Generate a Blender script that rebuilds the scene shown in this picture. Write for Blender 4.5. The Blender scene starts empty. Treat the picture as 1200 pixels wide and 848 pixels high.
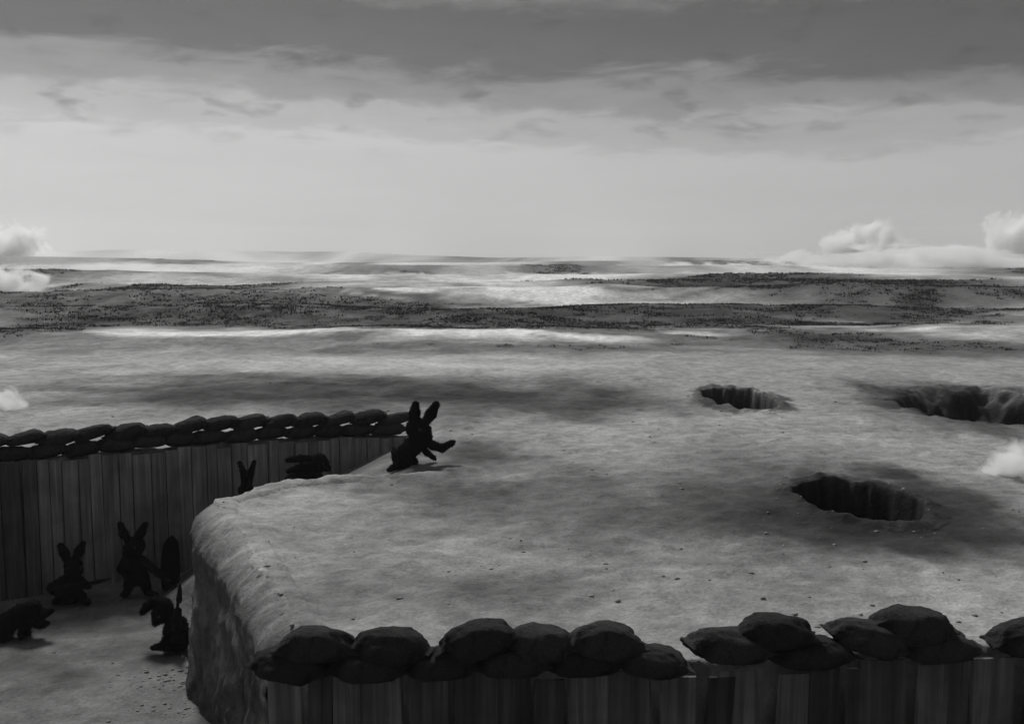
import bpy, math, random
import numpy as np
from mathutils import Vector, Matrix, Euler

random.seed(11)
RNG = np.random.default_rng(11)
S = bpy.context.scene
COL = S.collection
R = math.radians

# ------------------------------------------------------------------ camera
CAM_H, F, HZ = 3.6, 1177.0, 303.0
PITCH = math.atan((424 - HZ) / F)
cam_d = bpy.data.cameras.new('camera')
cam = bpy.data.objects.new('camera', cam_d)
COL.objects.link(cam)
cam.location = (0, 0, CAM_H)
cam.rotation_euler = (math.pi / 2 - PITCH, 0, 0)
cam_d.sensor_width = 36
cam_d.lens = 36 * F / 1200
cam_d.clip_end = 9000
S.camera = cam
cp, sp = math.cos(PITCH), math.sin(PITCH)


def ray(px, py):
    u, v = (px - 600) / F, (py - 424) / F
    return np.array([u, cp - v * sp, -sp - v * cp])


def G(px, py, z=0.0):
    """ground point seen at that place of the photograph"""
    d = ray(px, py)
    t = (z - CAM_H) / d[2]
    return np.array([d[0] * t, d[1] * t, z])


def P(px, py, D):
    """point at distance D (world y)"""
    d = ray(px, py)
    t = D / d[1]
    return np.array([d[0] * t, D, CAM_H + d[2] * t])


# ------------------------------------------------------------------ noise
PERM = RNG.random((257, 257))
PERM[256, :] = PERM[0, :]
PERM[:, 256] = PERM[:, 0]


def vnoise(x, y):
    x = np.asarray(x, float)
    y = np.asarray(y, float)
    xi, yi = np.floor(x), np.floor(y)
    fx, fy = x - xi, y - yi
    fx = fx * fx * fx * (fx * (fx * 6 - 15) + 10)
    fy = fy * fy * fy * (fy * (fy * 6 - 15) + 10)
    xi = xi.astype(int) % 256
    yi = yi.astype(int) % 256
    a, b = PERM[xi, yi], PERM[xi + 1, yi]
    c, d = PERM[xi, yi + 1], PERM[xi + 1, yi + 1]
    return (a * (1 - fx) + b * fx) * (1 - fy) + (c * (1 - fx) + d * fx) * fy


def fbm(x, y, o=4, g=0.5):
    s, a, t = 0, 1, 0
    x = np.asarray(x, float)
    y = np.asarray(y, float)
    for k in range(o):
        s = s + a * (vnoise(x + 17.3 * k, y + 9.1 * k) - 0.5)
        t += a
        a *= g
        x = x * 2.03
        y = y * 2.03
    return s / t * 2


def sstep(a, b, x):
    t = np.clip((x - a) / (b - a), 0, 1)
    return t * t * (3 - 2 * t)


# ------------------------------------------------------------------ materials
def nmat(name):
    m = bpy.data.materials.new(name)
    m.use_nodes = True
    nt = m.node_tree
    bs = nt.nodes['Principled BSDF']
    return m, nt, bs


def mathn(nt, op, a, b=None, c=None, clamp=False):
    n = nt.nodes.new('ShaderNodeMath')
    n.operation = op
    n.use_clamp = clamp
    for i, v in enumerate((a, b, c)):
        if v is None:
            continue
        if isinstance(v, (int, float)):
            n.inputs[i].default_value = v
        else:
            nt.links.new(v, n.inputs[i])
    return n.outputs[0]


def noise_n(nt, vec, scale, detail=5, rough=0.55, dist=0.0):
    n = nt.nodes.new('ShaderNodeTexNoise')
    n.inputs['Scale'].default_value = scale
    n.inputs['Detail'].default_value = detail
    n.inputs['Roughness'].default_value = rough
    n.inputs['Distortion'].default_value = dist
    if vec is not None:
        nt.links.new(vec, n.inputs['Vector'])
    return n.outputs['Fac']


def mapping(nt, vec, scale=(1, 1, 1), loc=(0, 0, 0), rot=(0, 0, 0)):
    n = nt.nodes.new('ShaderNodeMapping')
    n.inputs['Scale'].default_value = scale
    n.inputs['Location'].default_value = loc
    n.inputs['Rotation'].default_value = rot
    nt.links.new(vec, n.inputs['Vector'])
    return n.outputs[0]


def bump_n(nt, bs, h, strength, dist):
    b = nt.nodes.new('ShaderNodeBump')
    b.inputs['Strength'].default_value = strength
    b.inputs['Distance'].default_value = dist
    nt.links.new(h, b.inputs['Height'])
    nt.links.new(b.outputs[0], bs.inputs['Normal'])


def geo_pos(nt):
    return nt.nodes.new('ShaderNodeNewGeometry').outputs['Position']


def ground_material():
    m, nt, bs = nmat('trodden_mud')
    pos = geo_pos(nt)
    flat = mapping(nt, pos, (1, 1, 0.45))
    at = nt.nodes.new('ShaderNodeAttribute')
    at.attribute_name = 'tone'
    tone = at.outputs['Fac']
    n1 = noise_n(nt, flat, 0.55, 6, 0.6, 0.6)
    n2 = noise_n(nt, flat, 3.2, 6, 0.62, 0.3)
    n3 = noise_n(nt, flat, 22, 4, 0.6)
    a = mathn(nt, 'MULTIPLY_ADD', n1, 1.1, 0.45)
    b = mathn(nt, 'MULTIPLY_ADD', n2, 1.5, 0.25)
    c = mathn(nt, 'MULTIPLY_ADD', n3, 1.0, 0.5)
    k = mathn(nt, 'MULTIPLY', mathn(nt, 'MULTIPLY', a, b), c)
    v = mathn(nt, 'MULTIPLY', tone, k)
    nt.links.new(v, bs.inputs['Base Color'])
    wet = mathn(nt, 'MULTIPLY_ADD', n1, -1.0, 1.38, clamp=True)
    nt.links.new(wet, bs.inputs['Roughness'])
    bs.inputs['Specular IOR Level'].default_value = 0.25
    n4 = noise_n(nt, pos, 9, 6, 0.65)
    n5 = noise_n(nt, pos, 60, 3, 0.6)
    h = mathn(nt, 'MULTIPLY_ADD', n5, 0.25, n4)
    bump_n(nt, bs, h, 0.7, 0.06)
    return m


M_GROUND = ground_material()


def board_material(name, base, streak):
    m, nt, bs = nmat(name)
    pos = geo_pos(nt)
    at = nt.nodes.new('ShaderNodeAttribute')
    at.attribute_name = 'tone'
    s1 = noise_n(nt, mapping(nt, pos, (9, 9, 0.35)), 1.0, 5, 0.6, 0.2)
    s2 = noise_n(nt, mapping(nt, pos, (40, 40, 1.2)), 1.0, 4, 0.6)
    s3 = noise_n(nt, pos, 1.3, 5, 0.6, 0.5)
    drip = mathn(nt, 'POWER', s1, 3.0)
    v = mathn(nt, 'MULTIPLY_ADD', drip, streak, 0.55)
    v = mathn(nt, 'MULTIPLY', v, mathn(nt, 'MULTIPLY_ADD', s2, 0.9, 0.55))
    v = mathn(nt, 'MULTIPLY', v, mathn(nt, 'MULTIPLY_ADD', s3, 1.4, 0.3))
    v = mathn(nt, 'MULTIPLY', v, at.outputs['Fac'])
    v = mathn(nt, 'MULTIPLY', v, base)
    nt.links.new(v, bs.inputs['Base Color'])
    bs.inputs['Roughness'].default_value = 0.8
    bs.inputs['Specular IOR Level'].default_value = 0.2
    bump_n(nt, bs, mathn(nt, 'MULTIPLY_ADD', s1, 0.6, s2), 0.6, 0.02)
    return m


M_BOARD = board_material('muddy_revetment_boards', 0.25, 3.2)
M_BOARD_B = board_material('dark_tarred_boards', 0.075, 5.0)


def cloth_material(name, base):
    m, nt, bs = nmat(name)
    tc = nt.nodes.new('ShaderNodeTexCoord').outputs['Object']
    oi = nt.nodes.new('ShaderNodeObjectInfo').outputs['Random']
    n1 = noise_n(nt, tc, 5, 5, 0.6, 0.5)
    n2 = noise_n(nt, tc, 90, 3, 0.6)
    v = mathn(nt, 'MULTIPLY', mathn(nt, 'MULTIPLY_ADD', n1, 3.0, -0.5, True), mathn(nt, 'MULTIPLY_ADD', n2, 1.8, 0.1))
    v = mathn(nt, 'MULTIPLY', v, mathn(nt, 'MULTIPLY_ADD', oi, 0.5, 0.75))
    v = mathn(nt, 'MULTIPLY', v, base)
    nt.links.new(v, bs.inputs['Base Color'])
    bs.inputs['Roughness'].default_value = 0.95
    bs.inputs['Specular IOR Level'].default_value = 0.08
    w = nt.nodes.new('ShaderNodeTexWave')
    w.inputs['Scale'].default_value = 45
    w.inputs['Distortion'].default_value = 1.5
    nt.links.new(tc, w.inputs['Vector'])
    h = mathn(nt, 'MULTIPLY_ADD', w.outputs['Fac'], 0.35, mathn(nt, 'MULTIPLY_ADD', noise_n(nt, tc, 14, 5, 0.65), 3.0, n2))
    bump_n(nt, bs, h, 0.9, 0.016)
    return m


M_BAG = cloth_material('wet_hessian', 0.05)
M_BAG_FAR = cloth_material('wet_hessian_far', 0.06)
M_SACK = cloth_material('black_canvas', 0.006)


def plain_material(name, base, rough, spec=0.2, metal=0.0, nscale=30):
    m, nt, bs = nmat(name)
    tc = nt.nodes.new('ShaderNodeTexCoord').outputs['Object']
    n1 = noise_n(nt, tc, nscale, 4, 0.6)
    v = mathn(nt, 'MULTIPLY', mathn(nt, 'MULTIPLY_ADD', n1, 1.2, 0.4), base)
    nt.links.new(v, bs.inputs['Base Color'])
    bs.inputs['Roughness'].default_value = rough
    bs.inputs['Specular IOR Level'].default_value = spec
    bs.inputs['Metallic'].default_value = metal
    return m


M_FUR = plain_material('black_rabbit_fur', 0.009, 1.0, 0.0)
M_EYE = plain_material('rabbit_eye', 0.01, 0.1, 0.5)
M_STEEL = plain_material('blackened_steel', 0.006, 0.5, 0.15, 0.0)
M_WOOD = plain_material('dark_oiled_wood', 0.006, 0.7, 0.1)
M_SCRUB = plain_material('dead_scrub', 0.07, 0.95, 0.05, nscale=0.6)
M_CLOD = plain_material('mud_clod', 0.25, 0.95, 0.05, nscale=4)


# ------------------------------------------------------------------ object helpers
def link_mesh(name, V, Fc, mat, parent=None, smooth=True, tone=None):
    me = bpy.data.meshes.new(name)
    me.from_pydata([tuple(v) for v in V], [], [tuple(f) for f in Fc])
    me.update()
    if smooth:
        me.polygons.foreach_set('use_smooth', [True] * len(me.polygons))
    if tone is not None:
        at = me.attributes.new('tone', 'FLOAT', 'POINT')
        at.data.foreach_set('value', np.asarray(tone, np.float32))
    if mat:
        me.materials.append(mat)
    o = bpy.data.objects.new(name, me)
    COL.objects.link(o)
    if parent:
        o.parent = parent
    return o


def tag(o, label, cat, group=None):
    o['label'] = label
    o['category'] = cat
    if group:
        o['group'] = group
    return o


def empty(name, loc):
    o = bpy.data.objects.new(name, None)
    COL.objects.link(o)
    o.location = loc
    o.empty_display_size = 0.2
    return o


# ------------------------------------------------------------------ the lie of the land
FLOOR = -2.4
EDGE_FAR = [(-16, 14.4), (-11.8, 16.2), (-8.85, 17.55), (-7.7, 18.25), (-6.4, 18.95), (-4.96, 19.6), (-3.4, 20.15), (-2.2, 20.3)]
EDGE_TIP = [(-1.4, 19.7), (-1.0, 18.4), (-1.15, 17.1)]
EDGE_CAPE = [(-1.8, 16.55), (-2.9, 16.4), (-3.75, 16.0), (-4.3, 15.2), (-4.6, 14.4), (-4.36, 13.5), (-3.75, 12.5), (-3.27, 11.4), (-2.82, 10.3), (-2.38, 9.3), (-2.15, 8.72)]
EDGE_NEAR = [(-1.0, 8.62), (0.0, 8.6), (1.5, 8.62), (3.0, 8.82), (4.5, 9.0), (8.0, 9.2), (16.5, 9.5)]
EDGE_BACK = [(16.5, 5.6), (0, 5.4), (-6, 5.0), (-12, 5.6), (-16, 7.5)]
TRENCH = np.array(EDGE_FAR + EDGE_TIP + EDGE_CAPE + EDGE_NEAR + EDGE_BACK, float)


def seg_dist(x, y, pts, closed=False):
    d = np.full(np.shape(x), 1e9)
    n = len(pts)
    for i in range(n if closed else n - 1):
        ax, ay = pts[i]
        bx, by = pts[(i + 1) % n]
        ex, ey = bx - ax, by - ay
        t = np.clip(((x - ax) * ex + (y - ay) * ey) / (ex * ex + ey * ey), 0, 1)
        d = np.minimum(d, np.hypot(x - ax - t * ex, y - ay - t * ey))
    return d


def trench_sd(x, y):
    x = np.asarray(x, float)
    y = np.asarray(y, float)
    d = seg_dist(x, y, TRENCH, True)
    ins = np.zeros(np.shape(x), bool)
    n = len(TRENCH)
    for i in range(n):
        ax, ay = TRENCH[i]
        bx, by = TRENCH[(i + 1) % n]
        c = ((ay > y) != (by > y)) & (x < (bx - ax) * (y - ay) / (by - ay + 1e-12) + ax)
        ins ^= c
    return np.where(ins, -d, d)


def floor_z(x, y):
    r = np.interp(x, [-6.3, -5.0, -4.0, -2.6, -1.75], [FLOOR, -1.55, -0.95, -0.32, 0.0])
    k = sstep(15.6, 17.2, y + 0.0 * x)
    return FLOOR * (1 - k) + r * k


PITS = []   # centre x, y, semi x, semi y, depth, rim


def pit_from(px0, px1, py0, py1, depth, rim):
    a = G((px0 + px1) / 2, py0)
    b = G((px0 + px1) / 2, py1)
    cy = (a[1] + b[1]) / 2
    hx = (px1 - px0) / 2 / F * cy
    PITS.append(((((px0 + px1) / 2) - 600) / F * cy, cy, hx, (a[1] - b[1]) / 2, depth, rim))


pit_from(829, 906, 457, 482, 1.7, 0.07)
pit_from(944, 1082, 563, 614, 1.7, 0.06)
pit_from(1075, 1340, 456, 500, 0.95, 0.04)


def pit_q(x, y, p):
    cx, cy, hx, hy = p[:4]
    q = np.hypot((x - cx) / hx, (y - cy) / hy)
    return q + 0.16 * fbm(x * 1.7 + 5, y * 1.7, 3)


RIDGES = [  # distance, height, half width, phase, lift at left, lift at right
    (45, 0.45, 4, 1.3, 1.0, 1.0),
    (59, 1.0, 4.5, 4.1, 1.05, 0.8),
    (76, 1.1, 6, 2.2, 0.9, 1.5),
    (100, 1.7, 8, 7.7, 0.8, 1.4),
    (145, 1.7, 12, 3.3, 1.1, 0.9),
    (230, 2.2, 20, 9.4, 1.1, 0.8),
    (420, 3.2, 40, 5.5, 1.2, 0.6),
    (900, 10.0, 110, 8.8, 1.3, 0.2),
]


def land_z(x, y):
    """the ground before the trench and the holes"""
    x = np.asarray(x, float)
    y = np.asarray(y, float)
    z = 0.05 * fbm(x * 0.5, y * 0.5, 4) + 0.03 * fbm(x * 2.1, y * 2.1, 3) + 0.032 * fbm(x * 4.3, y * 4.3, 3, 0.6) * sstep(60, 30, y)
    k = sstep(30, 44, y)
    for (D, H, w, ph, l, r) in RIDGES:
        yc = D * (1 + 0.12 * fbm(x / D * 2.2 + ph * 3, np.full(np.shape(x), ph), 3))
        a = np.clip(x / D / 0.5, -1.3, 1.3) * 0.5 + 0.5
        hh = H * (l * (1 - a) + r * a) * (0.85 + 0.55 * fbm(x / D * 3.1 + ph, np.full(np.shape(x), ph * 2), 4))
        t = (y - yc) / w
        z = z + k * hh * np.exp(-np.where(t > 0, t * 0.7, t) ** 2)
    z = z + k * 0.12 * fbm(x * 0.12, y * 0.12, 4)
    # the ditch of darker ground beyond the far parapet
    return z


def height(x, y):
    x = np.asarray(x, float)
    y = np.asarray(y, float)
    z = land_z(x, y)
    near = (y < 34) & (y > 3) & (np.abs(x) < 17.5)
    if near.any():
        xs, ys = x[near], y[near]
        zs = z[near]
        sd = trench_sd(xs, ys)
        cape = np.exp(-(seg_dist(xs, ys, EDGE_CAPE[:-1]) / 0.9) ** 2)
        tip = np.exp(-(seg_dist(xs, ys, EDGE_TIP) / 0.9) ** 2)
        soft = np.clip(cape + tip, 0, 1)
        sdn = sd + soft * (0.16 * fbm(xs * 1.6, ys * 1.6, 3) + 0.05 * fbm(xs * 7, ys * 7, 2))
        hi = 0.03 + 0.14 * soft + 0.16 * cape
        lo = -0.10 - 0.14 * soft + 0.28 * cape
        t = np.clip((hi - sdn) / (hi - lo), 0, 1)
        t = np.where(soft > 0.3, t * t * (1.6 - 0.6 * t), t)
        fz = floor_z(xs, ys) + 0.05 * fbm(xs * 1.3 + 9, ys * 1.3, 4) + 0.05 * sstep(0.0, -0.7, sd) * 0
        lip = 0.10 * np.exp(-((sdn - 0.35) / 0.3) ** 2) * cape
        z[near] = np.where(sdn < hi, (zs + lip) * (1 - t) + fz * t, zs + lip)
    for p in PITS:
        q = pit_q(x, y, p)
        t = sstep(1.04, 0.86, q) if p[4] > 1 else sstep(1.2, 0.6, q)
        rim = p[5] * np.exp(-((q - 1.12) / 0.16) ** 2) * np.clip(1 + 1.1 * fbm(x * 3.1, y * 3.1, 3), 0, 3)
        z = z + rim - p[4] * t * (1 + 0.15 * (1 - np.clip(q, 0, 1)))
    return z


def blob(x, y, px, py, rx, ry, soft=0.5):
    """elongated patch given by where it lies on the ground"""
    c = G(px, py)
    far, nr = G(px, max(py - ry, 306)), G(px, py + ry)
    hx = rx / F * c[1]
    up = y > c[1]
    hy = np.where(up, far[1] - c[1], c[1] - nr[1])
    q = np.hypot((x - c[0]) / hx, (y - c[1]) / hy)
    q = q + 0.5 * fbm(x / hx * 3.0 + px, y / np.maximum(hy, 1e-3) * 1.5 + py, 4)
    return sstep(1 + soft, 1 - soft, q)


STAINS_AND_SHADOW = [  # px, py, rx, ry, factor, softness : scorched, darker or pale ground, plus a painted shadow
    (330, 458, 240, 18, 0.12, 0.7),
    (600, 468, 190, 22, 0.15, 0.7),
    (1150, 480, 125, 32, 0.06, 0.6),
    (1040, 602, 175, 62, 0.5, 0.8),
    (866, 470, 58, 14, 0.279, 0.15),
    (1040, 620, 150, 46, 0.13, 0.6),
    (1120, 595, 65, 42, 0.231, 0.5),
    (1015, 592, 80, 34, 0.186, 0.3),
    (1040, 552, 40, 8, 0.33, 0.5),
    (760, 600, 260, 48, 0.8 * 0.465, 0.7),
    (900, 560, 110, 50, 0.591, 0.7),
    (450, 680, 120, 25, 0.631, 0.8),
    (640, 690, 110, 16, 0.631, 0.8),
    (345, 710, 70, 30, 0.7, 0.8),
    (552, 534, 80, 18, 0.25, 0.7),  # soft shadow of the climbing rabbit, painted into the ground tone
    (500, 572, 90, 14, 0.565, 0.6),
    (120, 378, 190, 13, 0.3, 0.9),
    (330, 345, 160, 7, 0.279, 0.6),
    (640, 378, 520, 11, 0.36, 0.9),
    (960, 350, 270, 14, 0.195, 0.5),
    (960, 398, 100, 8, 0.195, 0.6),
    (1090, 412, 150, 7, 0.33, 0.6),
    (640, 410, 220, 6, 0.442, 0.7),
    (430, 427, 280, 8, 1.5, 0.7),
    (300, 400, 160, 5, 1.5, 0.6),
    (150, 395, 80, 5, 1.7, 0.6),
    (640, 396, 160, 5, 2.0, 0.6),
    (480, 358, 220, 3, 2.2, 0.6),
    (500, 340, 200, 3, 2.2, 0.6),
    (1010, 380, 90, 6, 1.7, 0.6),
    (850, 520, 160, 30, 1.15, 0.8),
    (520, 720, 200, 30, 0.8, 0.9),
    (900, 700, 130, 22, 0.8, 0.9),
    (1150, 690, 90, 60, 1.25, 0.8),
    (320, 640, 90, 50, 1.1, 0.8),
]


def tone(x, y):
    x = np.asarray(x, float)
    y = np.asarray(y, float)
    t = np.full(np.shape(x), 0.30)
    vis = (y > 3.5) & (np.abs(x) < y * 0.9 + 3)
    xs, ys = x[vis], y[vis]
    tv = t[vis]
    for (px, py, rx, ry, f, s) in STAINS_AND_SHADOW:
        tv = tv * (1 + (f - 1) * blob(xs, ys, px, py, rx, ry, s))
    # far ground: long streaks of pale wet flats and dark scrub land
    k = sstep(34, 48, ys)
    aa, bb = xs / np.maximum(ys, 1), 4237.0 / np.maximum(ys, 1)
    wv = bb + 16 * fbm(aa * 2.2 + 3, bb * 0.025, 3)
    st = fbm(aa * 3.4 + 7, wv * 0.12, 5, 0.64)
    tv = tv * (1 + k * np.clip(st * 3.8 - 0.34 * sstep(20, 36, bb) * sstep(118, 95, bb), -0.82, 1.5))
    # churned earth of the trench
    sd = np.full(np.shape(xs), 9.0)
    nr = (ys < 30) & (np.abs(xs) < 17)
    sd[nr] = trench_sd(xs[nr], ys[nr])
    j = 0.2 * fbm(xs * 1.2, ys * 1.2, 3)
    inn = sstep(0.15, -0.35, sd + j)
    tv = tv * (1 - inn) + 0.125 * (1 + 0.75 * fbm(xs * 0.9, ys * 1.4, 4)) * inn
    rim = np.exp(-((sd + j - 0.05) / 0.28) ** 2) * sstep(8.9, 9.8, ys) * sstep(18, 16, ys)
    tv = tv * (1 + 0.25 * rim)
    tv = tv * (1 - 0.6 * blob(xs, ys, 262, 800, 45, 46, 0.6))
    for p in PITS:  # wet soil and the hollow's shade, both painted dark inside each pit
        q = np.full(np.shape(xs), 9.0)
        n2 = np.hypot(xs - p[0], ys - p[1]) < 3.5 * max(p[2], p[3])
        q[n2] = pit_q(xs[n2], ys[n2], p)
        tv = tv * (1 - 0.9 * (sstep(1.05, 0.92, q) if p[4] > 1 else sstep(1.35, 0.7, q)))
    t[vis] = tv
    return np.clip(t, 0.008, 0.75)


def geo(a, b, n):
    return a * (b / a) ** (np.arange(1, n + 1) / n)


# ground: one sheet from behind the camera to the horizon
xs_mid = np.arange(-14, 14.01, 0.07)
xr = geo(14, 2600, 150)
XS = np.concatenate([-xr[::-1], xs_mid, xr])
yb = np.array([-60, -40, -25, -15, -8, -4, -1, 1.5, 3.2, 4.4])
ym = np.arange(4.9, 31, 0.07)
YS = np.concatenate([yb, ym, geo(31.0, 1800, 300)])
XX, YY = np.meshgrid(XS, YS)
ZZ = height(XX.ravel(), YY.ravel())
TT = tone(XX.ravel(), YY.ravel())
nx, ny = len(XS), len(YS)
idx = np.arange(nx * ny).reshape(ny, nx)
quads = np.stack([idx[:-1, :-1], idx[:-1, 1:], idx[1:, 1:], idx[1:, :-1]], -1).reshape(-1, 4)
cxx = XX.ravel()[quads].mean(1)
cyy = YY.ravel()[quads].mean(1)
keep = np.ones(len(quads), bool)
for p in PITS:
    keep &= ~(np.hypot((cxx - p[0]) / p[2], (cyy - p[1]) / p[3]) < 1.30)
quads = quads[keep]


def fast_mesh(name, co, quads, mat, tn):
    me = bpy.data.meshes.new(name)
    me.vertices.add(len(co))
    me.vertices.foreach_set('co', np.asarray(co, np.float32).ravel())
    k = quads.shape[1]
    me.loops.add(quads.size)
    me.loops.foreach_set('vertex_index', quads.ravel().astype(np.int32))
    me.polygons.add(len(quads))
    me.polygons.foreach_set('loop_start', (np.arange(len(quads)) * k).astype(np.int32))
    me.polygons.foreach_set('use_smooth', np.ones(len(quads), bool))
    me.update(calc_edges=True)
    if tn is not None:
        at = me.attributes.new('tone', 'FLOAT', 'POINT')
        at.data.foreach_set('value', np.asarray(tn, np.float32))
    me.materials.append(mat)
    o = bpy.data.objects.new(name, me)
    COL.objects.link(o)
    return o


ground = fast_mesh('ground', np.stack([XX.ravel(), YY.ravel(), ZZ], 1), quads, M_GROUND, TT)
ground['kind'] = 'structure'

for p in PITS:
    n = 150
    u = np.linspace(-1.45, 1.45, n)
    UX, UY = np.meshgrid(u, u)
    x = (p[0] + UX * p[2]).ravel()
    y = (p[1] + UY * p[3]).ravel()
    z = height(x, y)
    q = np.hypot(UX, UY).ravel()
    z = z + 0.006 - 0.05 * sstep(1.33, 1.42, q)
    ii = np.arange(n * n).reshape(n, n)
    qd = np.stack([ii[:-1, :-1], ii[:-1, 1:], ii[1:, 1:], ii[1:, :-1]], -1).reshape(-1, 4)
    qm = q[qd].mean(1)
    qd = qd[qm < 1.42]
    used = np.unique(qd)
    re = np.full(n * n, -1)
    re[used] = np.arange(len(used))
    co = np.stack([x, y, z], 1)[used]
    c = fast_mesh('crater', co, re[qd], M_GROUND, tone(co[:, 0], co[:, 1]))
    c['kind'] = 'structure'


# the raw earth face of the spur between the two arms of the trench
def earth_bank():
    pts = [np.array(q, float) for q in EDGE_CAPE]
    path = []
    for a, b in zip(pts[:-1], pts[1:]):
        n = max(2, int(np.linalg.norm(b - a) / 0.04))
        path += [a + (b - a) * k / n for k in range(n)]
    path.append(pts[-1])
    path = np.array(path)
    for _ in range(14):
        path[1:-1] = 0.25 * path[:-2] + 0.5 * path[1:-1] + 0.25 * path[2:]
    tg = np.gradient(path, axis=0)
    tg /= np.linalg.norm(tg, axis=1, keepdims=True)
    nn = np.stack([tg[:, 1], -tg[:, 0]], 1)          # points into the trench or out of it
    test = trench_sd(path[:, 0] + nn[:, 0] * 0.3, path[:, 1] + nn[:, 1] * 0.3)
    nn = np.where((np.mean(test) > 0), -nn, nn)
    arc = np.concatenate([[0], np.cumsum(np.linalg.norm(np.diff(path, axis=0), axis=1))])
    off, dep = [], []
    for k in range(16):                               # the brow
        f = k / 15
        off.append(-0.62 + 0.72 * math.sin(f * math.pi / 2))
        dep.append(-0.30 * (1 - math.cos(f * math.pi / 2)))
    for k in range(1, 52):                            # the face
        f = k / 51
        off.append(0.10 + 0.10 * f ** 1.6)
        dep.append(-0.30 - 2.35 * f)
    off, dep = np.array(off), np.array(dep)
    A, Bz = np.meshgrid(arc, dep, indexing='ij')
    O = np.broadcast_to(off, A.shape).copy()
    edge = np.minimum(np.arange(len(off)) / 14.0, 1.0)[None, :]
    big = fbm(A * 1.1, Bz * 1.3 + 4, 4)
    mid = fbm(A * 3.7 + 3, Bz * 4.4, 4, 0.6)
    ledge = np.abs(fbm(A * 0.8 + 11, Bz * 5.5, 3))
    O += edge * (0.09 * big + 0.06 * mid + 0.04 * ledge) - 0.05 * edge
    X = path[:, 0][:, None] + nn[:, 0][:, None] * O
    Y = path[:, 1][:, None] + nn[:, 1][:, None] * O
    L = land_z(X.ravel(), Y.ravel()).reshape(X.shape)
    top = 0.10 * np.exp(-((-O - 0.35) / 0.3) ** 2)
    Z = L + top + 0.008 + Bz + edge * 0.03 * fbm(A * 5, O * 5 + 3, 3)
    Z[:, 0] -= 0.05
    Z -= 0.3 * sstep(0.9, 0.0, A)
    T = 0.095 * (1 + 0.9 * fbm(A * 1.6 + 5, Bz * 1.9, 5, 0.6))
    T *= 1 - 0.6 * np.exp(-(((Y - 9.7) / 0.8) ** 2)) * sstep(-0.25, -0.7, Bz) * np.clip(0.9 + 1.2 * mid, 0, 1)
    tg_ = tone(X.ravel(), Y.ravel()).reshape(X.shape)
    kk = sstep(0, 1, np.clip(np.arange(len(off)) / 13.0 + 0.0, 0, 1))[None, :] * np.ones_like(A)
    kk = np.clip(kk + 0.5 * mid * (kk > 0.02) * (kk < 0.98), 0, 1)
    T = np.where(kk < 1, tg_ * (1 - kk) + T * kk, T)
    n, m = X.shape
    ii = np.arange(n * m).reshape(n, m)
    q = np.stack([ii[:-1, :-1], ii[:-1, 1:], ii[1:, 1:], ii[1:, :-1]], -1).reshape(-1, 4)
    o = fast_mesh('earth_bank', np.stack([X, Y, Z], -1).reshape(-1, 3), q, M_GROUND, np.clip(T.ravel(), 0.03, 0.5))
    o['kind'] = 'structure'


earth_bank()


def hz1(x, y):
    return float(height(np.array([float(x)]), np.array([float(y)]))[0])


# ------------------------------------------------------------------ revetments
def polyline_sample(pts, step):
    out = []
    pts = [np.array(p, float) for p in pts]
    for a, b in zip(pts[:-1], pts[1:]):
        L = np.linalg.norm(b - a)
        n = max(1, int(round(L / step)))
        for k in range(n):
            out.append((a + (b - a) * (k / n), (b - a) / L, L / n))
    return out


def revetment(pts, inward, wmin, wmax, mat, top_fn, tone_fn, lean):
    """upright boards of uneven width, butted side by side in front of the cut earth"""
    V, Fc, T = [], [], []
    pts = [np.array(p, float) for p in pts]
    seglen = [np.linalg.norm(b - a) for a, b in zip(pts[:-1], pts[1:])]
    tot = sum(seglen)

    def at(s):
        for a, b, L in zip(pts[:-1], pts[1:], seglen):
            if s <= L:
                return a + (b - a) * (s / L), (b - a) / L
            s -= L
        return pts[-1], (pts[-1] - pts[-2]) / seglen[-1]
    s = 0.0
    while s < tot:
        w = random.uniform(wmin, wmax)
        c, d = at(min(s + w / 2, tot))
        nrm = np.array([d[1], -d[0]]) * inward
        jit = random.uniform(0, 0.035 if lean > 0.05 else 0.014)
        lean_k = random.gauss(0, lean)
        top = top_fn(c) + (random.uniform(-0.04, 0.02) if random.random() < 0.75 else random.uniform(-0.07, -0.04))
        fz = float(floor_z(np.array([c[0]]), np.array([c[1]]))[0])
        zb = min(fz, 0) - 0.25
        th = 0.035
        tn = tone_fn(c) * random.uniform(0.8, 1.2)
        rows = 10
        base = len(V)
        for r in range(rows + 1):
            f = r / rows
            z = zb + (top - zb) * f
            wob = 0.006 * math.sin(7 * f + s * 3)
            for (u, v) in ((-0.5, 0), (-0.46, 1), (0.46, 1), (0.5, 0)):
                uu = u * (w - (0.012 if lean > 0.05 else 0.004)) + lean_k * (f - 0.5)
                e = c + d * uu + nrm * (0.15 + jit + th * v + wob + (1 - f) * 0.03)
                V.append((e[0], e[1], z))
                T.append(tn)
        for r in range(rows):
            for k in range(3):
                a = base + r * 4 + k
                Fc.append((a, a + 1, a + 5, a + 4))
            a = base + r * 4
            Fc.append((a + 3, a, a + 4, a + 7))
        t = base + rows * 4
        Fc.append((t, t + 1, t + 2, t + 3))
        Fc.append((base + 3, base + 2, base + 1, base))
        s += w
    return V, Fc, T


def wall_top_far(c):
    return 0.03


def tone_far(c):
    k = sstep(-8.9, -8.2, np.array([c[0]]))[0]
    return 0.35 + 0.65 * k


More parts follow.
